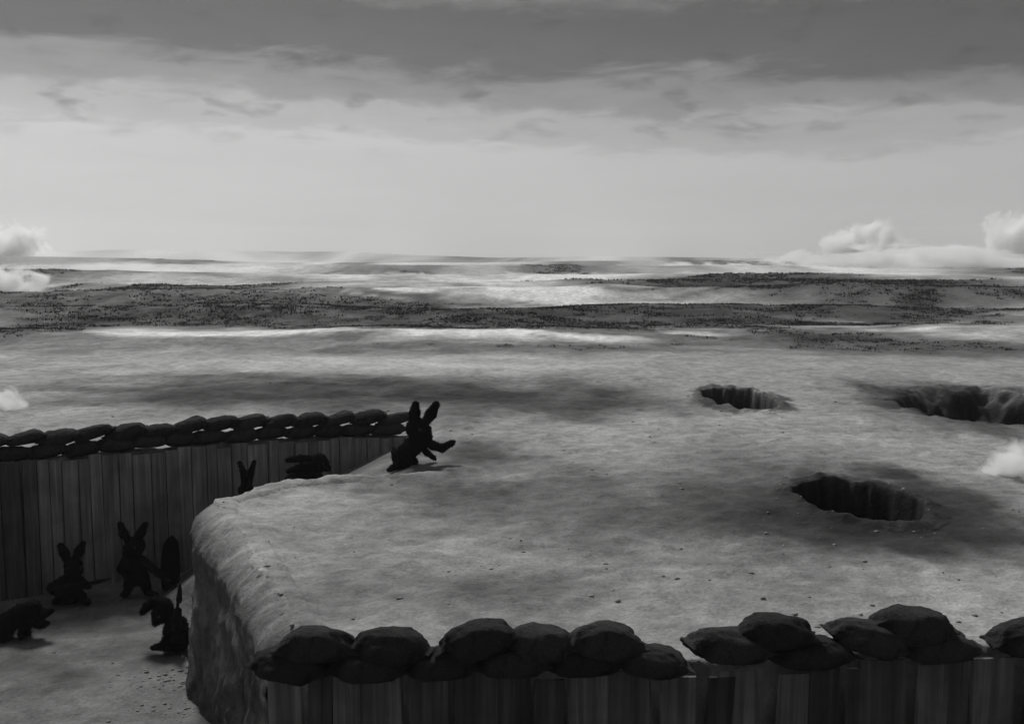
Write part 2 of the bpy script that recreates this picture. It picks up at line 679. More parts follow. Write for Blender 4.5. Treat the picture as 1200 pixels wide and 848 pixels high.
V, Fc, T = revetment(EDGE_FAR, 1, 0.16, 0.34, M_BOARD, wall_top_far, tone_far, 0.012)
rv = link_mesh('revetment_wall', V, Fc, M_BOARD, None, False, T)
tag(rv, 'long dark board wall streaked with pale mud, holding up the far side of the trench', 'trench wall')
near_pts = EDGE_CAPE[-1:] + EDGE_NEAR
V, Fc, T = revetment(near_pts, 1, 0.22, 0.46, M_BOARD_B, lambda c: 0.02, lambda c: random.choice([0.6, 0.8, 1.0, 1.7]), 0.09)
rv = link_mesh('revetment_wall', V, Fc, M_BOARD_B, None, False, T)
tag(rv, 'black upright board wall below the large sandbags along the bottom of the view', 'trench wall')


# ------------------------------------------------------------------ sandbags
def bag_mesh(seed, L=0.70, W=0.40, H=0.30, mat=M_BAG):
    rg = random.Random(seed)
    nu, nv = 60, 44
    V, Fc = [], []
    sx = rg.uniform(0, 50)
    for i in range(nu + 1):
        u = -1 + 2 * i / nu
        a = min(1.0, abs(u) / 0.9)
        prof = (1 - a ** 3.0) ** 0.55 if a < 1 else 0.0
        pinch = prof * (1 - 0.06 * math.cos(u * 3 + seed))
        hh = max(pinch, 0.10)          # the sewn end stays a flat flap
        ww = max(prof, 0.60 + 0.35 * max(0, abs(u) - 0.88))
        for j in range(nv):
            t = 2 * math.pi * j / nv
            c, s = math.cos(t), math.sin(t)
            y = math.copysign(abs(c) ** 0.75, c) * W / 2 * ww
            z = math.copysign(abs(s) ** 0.85, s) * H / 2 * hh
            if z < 0:
                z *= 0.8
            x = u * L / 2
            V.append([x, y, z])
        # ring done
    for i in range(nu):
        for j in range(nv):
            a = i * nv + j
            b = i * nv + (j + 1) % nv
            Fc.append((a, b, b + nv, a + nv))
    Fc.append(tuple(range(nv))[::-1])
    Fc.append(tuple(nu * nv + k for k in range(nv)))
    A = np.array(V)
    n = A / (np.linalg.norm(A / np.array([L / 2, W / 2, H / 2]), axis=1, keepdims=True) + 1e-6)
    fold = fbm(A[:, 0] * 5 + sx, A[:, 1] * 9 + A[:, 2] * 9, 4)
    endf = np.abs(A[:, 0] / (L / 2)) ** 2
    crease = fbm(A[:, 0] * 4 + sx, (A[:, 1] - A[:, 2]) * 26, 3) * endf
    A = A * (1 + 0.16 * fold[:, None] + 0.26 * crease[:, None] * np.array([0.2, 1, 1]))
    A[:, 2] -= 0.05 * (A[:, 0] / (L / 2)) ** 2 * H * (1 if seed % 2 else -0.3)
    me = bpy.data.meshes.new('sandbag')
    me.from_pydata([tuple(v) for v in A], [], Fc)
    me.polygons.foreach_set('use_smooth', [True] * len(me.polygons))
    me.materials.append(mat)
    return me


BAGS = [bag_mesh(s) for s in range(7)]
BAGS_FAR = [bag_mesh(s + 20, 0.80, 0.42, 0.27, M_BAG_FAR) for s in range(5)]


def put_bag(me, loc, rot, sc, label, group):
    o = bpy.data.objects.new('sandbag', me)
    COL.objects.link(o)
    o.location = loc
    o.rotation_euler = rot
    o.scale = sc
    tag(o, label, 'sandbag', group)
    return o


NEAR = [  # centre px, py, width px, height px, tilt(deg, + rises to the right), label
    (340, 779, 96, 36, -4, 'leftmost near sandbag, in the bottom row at the corner of the earth spur'),
    (432, 781, 96, 34, 0, 'second sandbag from the left in the bottom row of the long near pile'),
    (518, 779, 94, 34, 2, 'third sandbag from the left in the bottom row of the long near pile'),
    (600, 774, 94, 36, 4, 'fourth sandbag from the left in the bottom row of the long near pile'),
    (684, 775, 94, 36, 0, 'fifth sandbag from the left in the bottom row of the long near pile'),
    (762, 775, 88, 36, -5, 'rightmost sandbag in the bottom row of the long near pile, beside the gap'),
    (371, 757, 90, 42, -3, 'first sandbag from the left in the top row of the long near pile'),
    (459, 758, 92, 42, -3, 'second sandbag from the left in the top row, just before the dip in the pile'),
    (562, 752, 94, 44, 12, 'near sandbag tilted up to the right, third from the left in the top row'),
    (634, 755, 84, 42, -2, 'flat top row sandbag between the tilted one and the last of the long near pile'),
    (710, 754, 92, 44, -3, 'rightmost top row sandbag of the long near pile'),
    (858, 758, 98, 42, -5, 'leftmost sandbag of the right hand near pile, right of the gap'),
    (944, 765, 104, 36, -3, 'bottom sandbag under the rounded hump in the right hand near pile'),
    (908, 742, 94, 42, -2, 'rounded top sandbag on the left half of the right hand near pile'),
    (1018, 748, 96, 38, -13, 'near sandbag tilted down to the right in the right hand pile'),
    (1096, 757, 106, 36, -3, 'bottom right sandbag of the right hand near pile, under the highest bag'),
    (1069, 735, 98, 44, -3, 'highest sandbag of the right hand near pile'),
    (1208, 749, 96, 42, 0, 'lone near sandbag cut by the right edge of the view'),
]
for i, (px, py, w, h, tl, lab) in enumerate(NEAR):
    base_y = 797 if px < 810 else 797 - (px - 800) * 0.06
    D = G(px, base_y)[1] + 0.12
    c = P(px, py, D)
    me = BAGS[(i * 3 + 1) % 7]
    wm = w / F * D * 1.10
    hm = h / F * D * 1.0
    put_bag(me, c, (R(random.uniform(-6, 6)), R(-tl), R(random.uniform(-8, 8))),
            (wm / 0.70, random.uniform(0.95, 1.15), hm / 0.27), lab, 'large sandbags along the near parapet')

ORD = ['first', 'second', 'third', 'fourth', 'fifth', 'sixth', 'seventh', 'eighth', 'ninth', 'tenth', 'eleventh', 'twelfth',
       'thirteenth', 'fourteenth', 'fifteenth', 'sixteenth', 'seventeenth', 'eighteenth']


def far_line(t):
    """t in metres along the far edge from the left picture border"""
    pts = [np.array(p, float) for p in EDGE_FAR[2:]]
    pts[0] = np.array([-9.6, 17.2])
    for a, b in zip(pts[:-1], pts[1:]):
        L = np.linalg.norm(b - a)
        if t <= L:
            return a + (b - a) * t / L, (b - a) / L
        t -= L
    return pts[-1] + (pts[-1] - pts[-2]) / L * t, (pts[-1] - pts[-2]) / L


for row in range(2):
    n = 14
    for k in range(n):
        t = 0.25 + k * 0.575 + (0.30 if row == 1 else 0) - (0.1 if row else 0)
        c, d = far_line(t)
        nrm = np.array([-d[1], d[0]])
        g = c + nrm * (0.14 + 0.05 * row)
        z0 = hz1(c[0] + nrm[0] * 0.3, c[1] + nrm[1] * 0.3)
        z = z0 + (0.11 if row == 0 else 0.34) + random.uniform(-0.02, 0.02)
        rise = random.uniform(6, 13) if row else random.uniform(-3, 6)
        which = 'upper' if row else 'lower'
        if k == n - 1:
            lab = f'last {which} row sandbag of the far parapet, beside the climbing rabbit'
        elif k == 0:
            lab = f'{which} row sandbag of the far parapet cut by the left edge of the view'
        else:
            lab = f'small dark sandbag on the far parapet, {ORD[k]} from the left in its {which} row'
        put_bag(BAGS_FAR[(k * 2 + row * 3) % 5], (g[0], g[1], z),
                (R(random.uniform(-8, 8)), R(-rise), math.atan2(d[1], d[0]) + R(random.uniform(-6, 6))),
                (random.uniform(0.92, 1.06), 1, random.uniform(0.95, 1.1)), lab, 'small sandbags along the far parapet')


# ------------------------------------------------------------------ organic bodies: one smooth surface grown from tapered limbs
def surface_nets(Fv, org, h):
    sx, sy, sz = Fv.shape
    ins = Fv < 0
    occ = np.zeros((sx - 1, sy - 1, sz - 1), int)
    acc = np.zeros((sx - 1, sy - 1, sz - 1, 3))
    cnt = np.zeros((sx - 1, sy - 1, sz - 1))
    cor = [(i, j, k) for i in (0, 1) for j in (0, 1) for k in (0, 1)]

    def sl(A, c):
        return A[c[0]:sx - 1 + c[0], c[1]:sy - 1 + c[1], c[2]:sz - 1 + c[2]]
    for c in cor:
        for ax in range(3):
            if c[ax] == 0:
                e = list(c)
                e[ax] = 1
                a, b = sl(Fv, c), sl(Fv, e)
                m = (a < 0) != (b < 0)
                t = np.where(m, a / np.where(m, a - b, 1), 0)
                for q in range(3):
                    acc[..., q] += np.where(m, c[q] + (t if q == ax else 0), 0)
                cnt += m
    act = cnt > 0
    vid = np.full(act.shape, -1)
    vid[act] = np.arange(act.sum())
    cell = np.argwhere(act)
    V = (cell + acc[act] / cnt[act][:, None]) * h + org
    Q = []
    for ax in range(3):
        b, c = [(1, 2), (2, 0), (0, 1)][ax]
        lo = [slice(1, -1)] * 3
        lo[ax] = slice(0, -1)
        hi = [slice(1, -1)] * 3
        hi[ax] = slice(1, None)
        A, B = ins[tuple(lo)], ins[tuple(hi)]
        for flip, m in ((False, A & ~B), (True, ~A & B)):
            p = np.argwhere(m)
            if not len(p):
                continue
            off = np.ones(3, int)
            off[ax] = 0
            p = p + off
            e1 = np.zeros(3, int)
            e1[b] = 1
            e2 = np.zeros(3, int)
            e2[c] = 1
            q = np.stack([vid[tuple((p - e1 - e2).T)], vid[tuple((p - e2).T)], vid[tuple(p.T)], vid[tuple((p - e1).T)]], 1)
            Q.append(q[:, ::-1] if flip else q)
    return V, np.concatenate(Q)


def cone_sd(X, a, b, ra, rb, sq=None):
    a = np.array(a, float)
    b = np.array(b, float)
    ba = b - a
    t = np.clip(((X - a) @ ba) / (ba @ ba + 1e-9), 0, 1)
    d = np.linalg.norm(X - a - t[..., None] * ba, axis=-1)
    return d - (ra + (rb - ra) * t)


def body_mesh(prims, h=0.0125, k=0.035):
    lo = np.min([np.minimum(np.array(a) - ra, np.array(b) - rb) for a, b, ra, rb in prims], 0) - 4 * h
    hi = np.max([np.maximum(np.array(a) + ra, np.array(b) + rb) for a, b, ra, rb in prims], 0) + 4 * h
    n = np.ceil((hi - lo) / h).astype(int) + 1
    gx, gy, gz = [lo[i] + h * np.arange(n[i]) for i in range(3)]
    X = np.stack(np.meshgrid(gx, gy, gz, indexing='ij'), -1)
    D = None
    for a, b, ra, rb in prims:
        d = cone_sd(X, a, b, ra, rb)
        if D is None:
            D = d
        else:
            hh = np.clip(0.5 + 0.5 * (D - d) / k, 0, 1)
            D = D * (1 - hh) + d * hh - k * hh * (1 - hh)
    V, Q = surface_nets(D, lo, h)
    return V, Q


def add_fur(V, Q, n, length, seed):
    """short tufts of hair standing out of the skin, in the same mesh"""
    rg = np.random.default_rng(seed)
    V = np.asarray(V)
    a, b, c = V[Q[:, 0]], V[Q[:, 1]], V[Q[:, 2]]
    nr = np.cross(b - a, c - a)
    nr /= np.linalg.norm(nr, axis=1, keepdims=True) + 1e-12
    cen = V[Q].mean(1)
    pick = rg.integers(0, len(Q), n)
    p, m = cen[pick], nr[pick]
    d = m + rg.normal(0, 0.35, (n, 3)) + np.array([0, 0, -0.35])
    d /= np.linalg.norm(d, axis=1, keepdims=True)
    side = np.cross(d, rg.normal(0, 1, (n, 3)))
    side /= np.linalg.norm(side, axis=1, keepdims=True) + 1e-9
    L = length * rg.uniform(0.5, 1.3, (n, 1))
    w = 0.006
    v0 = p - side * w - m * 0.006
    v1 = p + side * w - m * 0.006
    v2 = p + d * L
    base = len(V)
    VV = np.concatenate([V, np.stack([v0, v1, v2], 1).reshape(-1, 3)])
    tr = base + np.arange(n * 3).reshape(n, 3)
    return VV, [tuple(q) for q in Q] + [tuple(t) for t in tr]


def uv_ball(c, r, n=10):
    V, Fc = [], []
    for i in range(n + 1):
        th = math.pi * i / n
        for j in range(n * 2):
            ph = math.pi * j / n
            V.append((c[0] + r * math.sin(th) * math.cos(ph), c[1] + r * math.sin(th) * math.sin(ph), c[2] + r * math.cos(th)))
    m = n * 2
    for i in range(n):
        for j in range(m):
            Fc.append((i * m + j, (i + 1) * m + j, (i + 1) * m + (j + 1) % m, i * m + (j + 1) % m))
    return V, Fc


def make_rabbit(origin, head, face, ears, torso, arms, legs, label, tail=None, hr=0.15, er=0.052, fur=2600, seed=1, group='black rabbits in the trench'):
    """all points in metres from origin. head: centre; face: the way the muzzle points; ears: base, bend, tip;
    torso: list of (point, radius); arms/legs: joint lists with a radius each"""
    o = empty('rabbit', origin)
    tag(o, label, 'rabbit', group)
    f = np.array(face, float)
    f /= np.linalg.norm(f)
    up = np.array([0, 0, 1.0])
    sd = np.cross(f, up)
    sd /= np.linalg.norm(sd)
    up = np.cross(sd, f)
    h = np.array(head, float)
    pr = [(h - f * hr * 0.25 + up * 0.02, h + f * hr * 0.35 - up * 0.02, hr * 0.92, hr * 0.78),
          (h + f * hr * 0.5 - up * hr * 0.25, h + f * hr * 1.05 - up * hr * 0.35, hr * 0.58, hr * 0.36)]
    for s in (-1, 1):
        pr.append((h + sd * s * hr * 0.45 - up * hr * 0.3 + f * hr * 0.2, h + sd * s * hr * 0.5 - up * hr * 0.35, hr * 0.5, hr * 0.45))
    for e in ears:
        e = [np.array(q, float) for q in e]
        for q, (a, b) in enumerate(zip(e[:-1], e[1:])):
            nseg = len(e) - 1
            r = lambda t: er * (0.8 + 0.42 * math.sin(math.pi * min(t * 0.85 + 0.1, 1)) - 0.08 * t)
            pr.append((a, b, r(q / nseg), r((q + 1) / nseg)))
    for (a, ra), (b, rb) in zip(torso[:-1], torso[1:]):
        pr.append((a, b, ra, rb))
    pr.append((torso[0][0], h, torso[0][1] * 0.7, hr * 0.62))
    for lm in arms + legs:
        for (a, ra), (b, rb) in zip(lm[:-1], lm[1:]):
            pr.append((a, b, ra, rb))
        # toes at the end of each limb
        a, b = np.array(lm[-2][0], float), np.array(lm[-1][0], float)
        d = b - a
        d /= np.linalg.norm(d) + 1e-9
        side = np.cross(d, [0, 0, 1.0])
        side /= np.linalg.norm(side) + 1e-9
        rr = lm[-1][1]
        for s in (-0.75, -0.25, 0.25, 0.75):
            q = b + side * s * rr
            pr.append((q, q + d * rr * (1.25 - 0.35 * abs(s)) + np.array([0, 0, -0.1 * rr]), rr * 0.42, rr * 0.26))
    if tail is not None:
        pr.append((tail, np.array(tail) + [0, 0.02, 0.03], 0.06, 0.05))
    V, Q = body_mesh(pr, 0.0135, 0.03)
    V, Fc = add_fur(V, Q, fur, 0.032, seed)
    link_mesh('body', V, Fc, M_FUR, o, True)
    for s in (-1, 1):
        c = h + f * hr * 0.62 + sd * s * hr * 0.62 + up * hr * 0.22
        ev, ef = uv_ball(c, hr * 0.17)
        link_mesh('eye', ev, ef, M_EYE, o)
    return o


def tube(pts, rad, n=10, flat=1.0):
    V, Fc = [], []
    pts = [Vector(p) for p in pts]
    for i, p in enumerate(pts):
        d = (pts[min(i + 1, len(pts) - 1)] - pts[max(i - 1, 0)]).normalized()
        a = d.cross(Vector((0, 1, 0.001))).normalized()
        b = d.cross(a)
        for j in range(n):
            t = 2 * math.pi * j / n
            q = p + a * math.cos(t) * rad[i] + b * math.sin(t) * rad[i] * flat
            V.append(tuple(q))
    for i in range(len(pts) - 1):
        for j in range(n):
            Fc.append((i * n + j, i * n + (j + 1) % n, (i + 1) * n + (j + 1) % n, (i + 1) * n + j))
    Fc.append(tuple(range(n))[::-1])
    Fc.append(tuple((len(pts) - 1) * n + k for k in range(n)))
    return V, Fc


def make_rifle(butt, tip, label, thick=1.0):
    """butt and tip in world coordinates; the last fifth is the bayonet"""
    butt, tip = Vector(butt), Vector(tip)
    o = empty('rifle', butt)
    tag(o, label, 'rifle', 'rifles with long thin bayonets')
    d = tip - butt
    L = d.length
    u = d.normalized()
    side = u.cross(Vector((0, 1, 0))).normalized()
    if side.z > 0:
        side = -side

    def q(t, s=0):
        return u * (L * t) + side * s
    V, Fc = tube([q(0, .035), q(0.02, .035), q(.10, .025), q(.17, .008), q(.22, .0), q(.4, .0), q(.56, 0), q(.58, 0)],
                 [x * thick for x in (.040, .046, .038, .024, .027, .026, .021, .012)], 12, 0.55)
    link_mesh('stock', V, Fc, M_WOOD, o)
    V, Fc = tube([q(.2, -.016), q(.24, -.018), q(.30, -.018), q(.31, -.016), q(.5, -.014), q(.72, -.014)], [x * thick for x in (.014, .019, .019, .012, .011, .0095)], 10)
    link_mesh('barrel', V, Fc, M_STEEL, o)
    V, Fc = tube([q(.66, .004), q(.69, .004), q(.70, .0), q(.76, -.004), q(.9, -.008), q(1, -.012)], [x * thick for x in (.014, .014, .02, .017, .012, .002)], 8, 0.6)
    link_mesh('bayonet', V, Fc, M_STEEL, o)
    V, Fc = tube([q(.20, .02), q(.215, .048), q(.25, .05), q(.27, .02)], [.005] * 4, 6)
    link_mesh('trigger_guard', V, Fc, M_STEEL, o)
    return o


def frame(px, py, D):
    """returns local(px, py, depth) in metres from the floor point under (px, py)"""
    o = P(px, py, D)
    o[2] = hz1(o[0], o[1])

    def loc(x, y, dy=0.0):
        return P(x, y, D + dy) - o
    return o, loc


# --- rabbit standing with a levelled rifle
D1 = G(84, 707, FLOOR)[1]
o1, L1 = frame(84, 707, D1)
s1 = D1 / F
make_rabbit(o1, L1(86, 665), (0.55, -1, -0.1),
            [(L1(79, 656), L1(75, 647), L1(71, 639, 0.02)), (L1(89, 655), L1(93, 645), L1(97, 637, 0.02))],
            [(L1(84, 677), 0.12), (L1(82, 684), 0.19), (L1(82, 694), 0.20)],
            [[(L1(74, 680), 0.085), (L1(61, 688, -0.10), 0.08), (L1(63, 692, -0.16), 0.065), (L1(70, 689, -0.22), 0.05)],
             [(L1(93, 679), 0.075), (L1(103, 686, -0.08), 0.055), (L1(98, 684, -0.24), 0.045)]],
            [[(L1(76, 695), 0.11), (L1(72, 699, -0.06), 0.085), (L1(66, 704, -0.1), 0.05), (L1(65, 705, -0.22), 0.045)],
             [(L1(89, 695), 0.11), (L1(95, 699, -0.06), 0.085), (L1(101, 704, -0.1), 0.05), (L1(103, 705, -0.2), 0.045)]],
            'black rabbit standing with feet apart, levelling a bayoneted rifle to the right', hr=0.165, er=0.068, seed=3, tail=L1(82, 696, 0.2))
make_rifle(o1 + L1(64, 691, -0.26), o1 + L1(131, 678, -0.20), 'rifle with thin bayonet held level by the standing rabbit at left', 2.2)

# --- tall rabbit, ears in a wide V
D2 = G(160, 697, FLOOR)[1] - 0.1
o2, L2 = frame(160, 697, D2)
make_rabbit(o2, L2(157, 641), (-0.35, -1, -0.05),
            [(L2(151, 634), L2(145, 625), L2(141, 614, 0.02)), (L2(160, 633), L2(165, 624), L2(170, 614, 0.02))],
            [(L2(157, 652), 0.11), (L2(158, 661), 0.17), (L2(160, 675), 0.165)],
            [[(L2(147, 657), 0.08), (L2(142, 666, -0.05), 0.07), (L2(148, 673, -0.16), 0.055), (L2(153, 672, -0.2), 0.045)],
             [(L2(166, 656), 0.085), (L2(176, 664, -0.08), 0.075), (L2(186, 670, -0.12), 0.055), (L2(190, 672, -0.14), 0.05)]],
            [[(L2(153, 676), 0.105), (L2(151, 685, -0.05), 0.085), (L2(149, 693, 0), 0.06), (L2(145, 696, -0.14), 0.05)],
             [(L2(168, 676), 0.105), (L2(171, 686, -0.05), 0.085), (L2(173, 693, 0), 0.06), (L2(182, 697, -0.12), 0.05)]],
            'tallest black rabbit, ears in a wide V, one arm stretched down to the right', hr=0.18, er=0.066, seed=5, tail=L2(160, 680, 0.17))
make_rifle(o2 + L2(210, 691, -0.16), o2 + L2(164, 657, -0.14), 'thick rifle sloping butt down from the hand of the tallest rabbit', 1.9)

# --- slumped rabbit holding an upright rifle
D3 = G(205, 760, FLOOR)[1]
o3, L3 = frame(205, 760, D3)
make_rabbit(o3, L3(190, 716), (-0.75, -0.8, -0.75),
            [(L3(188, 706), L3(180, 705), L3(173, 709), L3(167, 717, -0.02)), (L3(194, 705, 0.05), L3(184, 703, 0.1), L3(176, 707, 0.12), L3(171, 714, 0.12))],
            [(L3(203, 722), 0.11), (L3(206, 736), 0.17), (L3(207, 748), 0.19)],
            [[(L3(199, 728, -0.1), 0.07), (L3(196, 740, -0.2), 0.065), (L3(203, 741, -0.26), 0.05)],
             [(L3(213, 728), 0.075), (L3(217, 740, -0.1), 0.065), (L3(208, 736, -0.26), 0.05)]],
            [[(L3(200, 752), 0.11), (L3(196, 751, -0.2), 0.085), (L3(190, 757, -0.25), 0.055), (L3(182, 758, -0.28), 0.05)],
             [(L3(212, 752), 0.11), (L3(212, 752, -0.2), 0.085), (L3(205, 757, -0.25), 0.055), (L3(195, 759, -0.30), 0.05)]],
            'black rabbit sitting slumped with bowed head and drooping ears beside an upright rifle', hr=0.165, er=0.06, seed=7, tail=L3(214, 755, 0.17))
make_rifle(o3 + L3(205, 752, -0.30), o3 + L3(212, 682, -0.22), 'rifle held upright by the slumped sitting rabbit', 2.6)

# --- rabbit on all fours at the left edge
D4 = G(25, 747, FLOOR)[1]
o4, L4 = frame(25, 747, D4)
make_rabbit(o4, L4(41, 722), (0.75, -0.55, -0.75),
            [(L4(46, 717, 0), L4(53, 718, 0), L4(60, 715, 0)), (L4(45, 728, -0.08), L4(49, 731, -0.1), L4(55, 730, -0.12))],
            [(L4(38, 714), 0.14), (L4(24, 718), 0.135), (L4(7, 731), 0.17)],
            [[(L4(29, 722, -0.08), 0.07), (L4(26, 733, -0.08), 0.055), (L4(25, 743, -0.05), 0.05), (L4(26, 745, -0.12), 0.045)],
             [(L4(33, 722, 0.1), 0.07), (L4(33, 733, 0.14), 0.05), (L4(32, 740, 0.15), 0.045), (L4(33, 741, 0.1), 0.04)]],
            [[(L4(7, 733, -0.1), 0.13), (L4(9, 740, -0.18), 0.09), (L4(-2, 745, -0.14), 0.06), (L4(3, 748, -0.22), 0.045)],
             [(L4(5, 733, 0.12), 0.13), (L4(6, 739, 0.18), 0.08), (L4(-2, 742, 0.16), 0.05), (L4(3, 743, 0.12), 0.04)]],
            'black rabbit crouching on all fours with lowered head, at the left edge of the trench', hr=0.14, er=0.055, seed=9, tail=L4(-4, 730))

# --- only the ears of this one show over the earth bank
D5 = 18.4
o5, L5 = frame(290, 600, D5)
top5 = L5(290, 575)[2]
make_rabbit(o5, (0, 0, top5), (0.3, 1, 0),
            [((-0.05, 0, top5 + .1), L5(285, 553), L5(281, 542)), ((0.05, 0, top5 + .1), L5(294, 553), L5(298, 541))],
            [((0, 0, top5 - .15), 0.12), ((0, 0, top5 - .35), 0.18), ((0, 0, max(top5 - .6, 0.25)), 0.2)],
            [[((-0.14, 0, top5 - .22), .07), ((-.2, .08, top5 - .4), .06), ((-.12, .2, top5 - .42), .05)],
             [((0.14, 0, top5 - .22), .07), ((.2, .08, top5 - .4), .06), ((.12, .2, top5 - .42), .05)]],
            [[((-.1, 0, max(top5 - .6, .25)), .11), ((-.13, .06, .16), .08), ((-.13, 0, .05), .05), ((-.14, .14, .05), .045)],
             [((.1, 0, max(top5 - .6, .25)), .11), ((.13, .06, .16), .08), ((.13, 0, .05), .05), ((.14, .14, .05), .045)]],
            'black rabbit hidden in the trench with only two upright ears above the pale bank', hr=0.15, er=0.05, seed=11, tail=(0, -.2, .25))

# --- rabbit running bent low along the trench
D6 = 17.6
o6, L6 = frame(372, 575, D6)
make_rabbit(o6, L6(376, 542), (1, -0.35, -0.35),
            [(L6(368, 537, 0.03), L6(352, 537, 0.04), L6(337, 539, 0.05)), (L6(368, 543, -0.06), L6(353, 547, -0.08), L6(338, 552, -0.1))],
            [(L6(368, 553), 0.13), (L6(358, 560), 0.16), (L6(346, 566), 0.18)],
            [[(L6(372, 558, -.08), .07), (L6(377, 566, -.1), .055), (np.array([L6(383, 570)[0], -.12, 0.06]), .045)],
             [(L6(372, 558, .08), .07), (L6(380, 563, .1), .055), (np.array([L6(388, 570)[0], .12, 0.10]), .045)]],
            [[(L6(348, 568, -.1), .11), (L6(354, 574, -.14), .08), (np.array([L6(346, 570)[0], -.12, .02]), .05), (np.array([L6(352, 570)[0], -.16, -.03]), .045)],
             [(L6(344, 568, .1), .11), (L6(348, 574, .14), .08), (np.array([L6(338, 570)[0], .12, .0]), .05), (np.array([L6(344, 570)[0], .16, -.05]), .045)]],
            'black rabbit bent low below the far parapet with ears laid back to the left', hr=0.15, er=0.058, seed=13, tail=L6(338, 562))

# --- rabbit climbing out
D7 = 17.5
o7, L7 = frame(462, 548, D7)
zz = lambda x: hz1(P(x, 548, D7)[0], D7) - o7[2]
make_rabbit(o7, L7(491, 504), (0.9, -0.65, -0.1),
            [(L7(485, 494, 0.04), L7(486, 484, 0.05), L7(487, 474, 0.06)), (L7(499, 494, -0.04), L7(505, 485, -0.04), L7(511, 474, -0.04))],
            [(L7(493, 516), 0.14), (L7(484, 523), 0.165), (L7(470, 536), 0.165)],
            [[(L7(498, 517, -.08), .085), (L7(508, 522, -.12), .08), (L7(518, 525, -.14), .072), (L7(529, 519, -.16), .06)],
             [(L7(492, 520, .1), .07), (L7(500, 530, .14), .055), (L7(508, 536, .16), .045)]],
            [[(L7(469, 536, -.06), .11), (L7(470, 544, -.12), .085), (L7(460, 548, -.1), .055), (L7(457, 550, -.18), .045)],
             [(L7(474, 536, .06), .11), (L7(484, 541, 0.0), .085), (L7(477, 547, .06), .06), (L7(484, 550, .0), .045)]],
            'black rabbit scrambling out at the end of the trench with one arm stretched forward', hr=0.215, er=0.085, seed=15, tail=L7(462, 530, .05))

# ------------------------------------------------------------------ dark kit sack against the boards
def sack():
    V, Fc = [], []
    rows, n = 26, 24
    for i in range(rows + 1):
        f = i / rows
        r = 0.135 * (0.75 + 0.5 * math.sin(math.pi * min(1, f * 0.9 + 0.12)))
        if f > 0.86:
            r *= max(0.25, 1 - ((f - 0.86) / 0.14) ** 1.6 * 0.75)
        if f < 0.05:
            r *= 0.8 + 4 * f
        for j in range(n):
            t = 2 * math.pi * j / n
            w = 1 + 0.07 * math.sin(5 * t + 4 * f) + 0.05 * math.sin(9 * f + 2 * t)
            V.append((r * w * math.cos(t) + 0.04 * f, 0.9 * r * w * math.sin(t) + 0.10 * f, 0.96 * f))
    for i in range(rows):
        for j in range(n):
            Fc.append((i * n + j, i * n + (j + 1) % n, (i + 1) * n + (j + 1) % n, (i + 1) * n + j))
    Fc.append(tuple(range(n))[::-1])
    Fc.append(tuple(rows * n + k for k in range(n)))
    return V, Fc


c = G(201, 690, FLOOR)
c[1] -= 0.1
sk = empty('kit_sack', (c[0], c[1], hz1(c[0], c[1]) - 0.01))
tag(sk, 'tall black canvas sack leaning on the trench wall right of the tallest rabbit', 'sack')
V, Fc = sack()
link_mesh('bag', V, Fc, M_SACK, sk)
V, Fc = tube([(0.04 + 0.105 * math.cos(t), 0.088 + 0.1 * math.sin(t), 0.845) for t in np.linspace(0, 2 * math.pi, 20)], [0.012] * 20, 8)
link_mesh('tie_cord', V, Fc, M_WOOD, sk)


# ------------------------------------------------------------------ dead scrub on the far ground (nobody could count it)
def scrub():
    n0 = 260000
    u = RNG.uniform(-60, 1260, n0)
    v = 303 + np.exp(RNG.uniform(math.log(9), math.log(125), n0))
    Dd = CAM_H * F / (v - HZ)
    C = np.stack([(u - 600) / F * Dd, Dd], 1)
    tn = tone(C[:, 0], C[:, 1])
    cl = fbm(C[:, 0] / C[:, 1] * 20, np.log(C[:, 1]) * 40, 3)
    keepp = RNG.random(n0) < np.clip((0.125 - tn) / 0.10, 0, 1) * np.clip(0.35 + 1.2 * cl, 0.02, 1) * sstep(120, 100, v - HZ)
    C = C[keepp]
    C = C[:34000]
    z = height(C[:, 0], C[:, 1])
    n = len(C)
    k = 9
    px = np.repeat(C[:, 0], k)
    py = np.repeat(C[:, 1], k)
    pz = np.repeat(z, k)
    sc = np.repeat(RNG.uniform(0.03, 0.13, n) * np.clip(C[:, 1] / 60, 0.6, 3.0), k)
    ang = RNG.uniform(0, 2 * math.pi, n * k)
    sp_ = RNG.uniform(0.0, 3.6, n * k) * sc
    bx, by = px + np.cos(ang) * sp_, py + np.sin(ang) * sp_
    hh = sc * RNG.uniform(0.35, 1.0, n * k)
    ln = RNG.normal(0, 0.7, (n * k, 2)) * sc[:, None]
    w = sc * RNG.uniform(0.25, 0.7, n * k)
    a2 = RNG.uniform(0, math.pi, n * k)
    V = np.stack([np.stack([bx - np.cos(a2) * w, by - np.sin(a2) * w, pz - 0.05], 1),
                  np.stack([bx + np.cos(a2) * w, by + np.sin(a2) * w, pz - 0.05], 1),
                  np.stack([bx + ln[:, 0], by + ln[:, 1], pz + hh], 1)], 1).reshape(-1, 3)
    return V, np.arange(len(V)).reshape(-1, 3)


V, T = scrub()
so = fast_mesh('scrub', V, T, M_SCRUB, None)
so['kind'] = 'stuff'


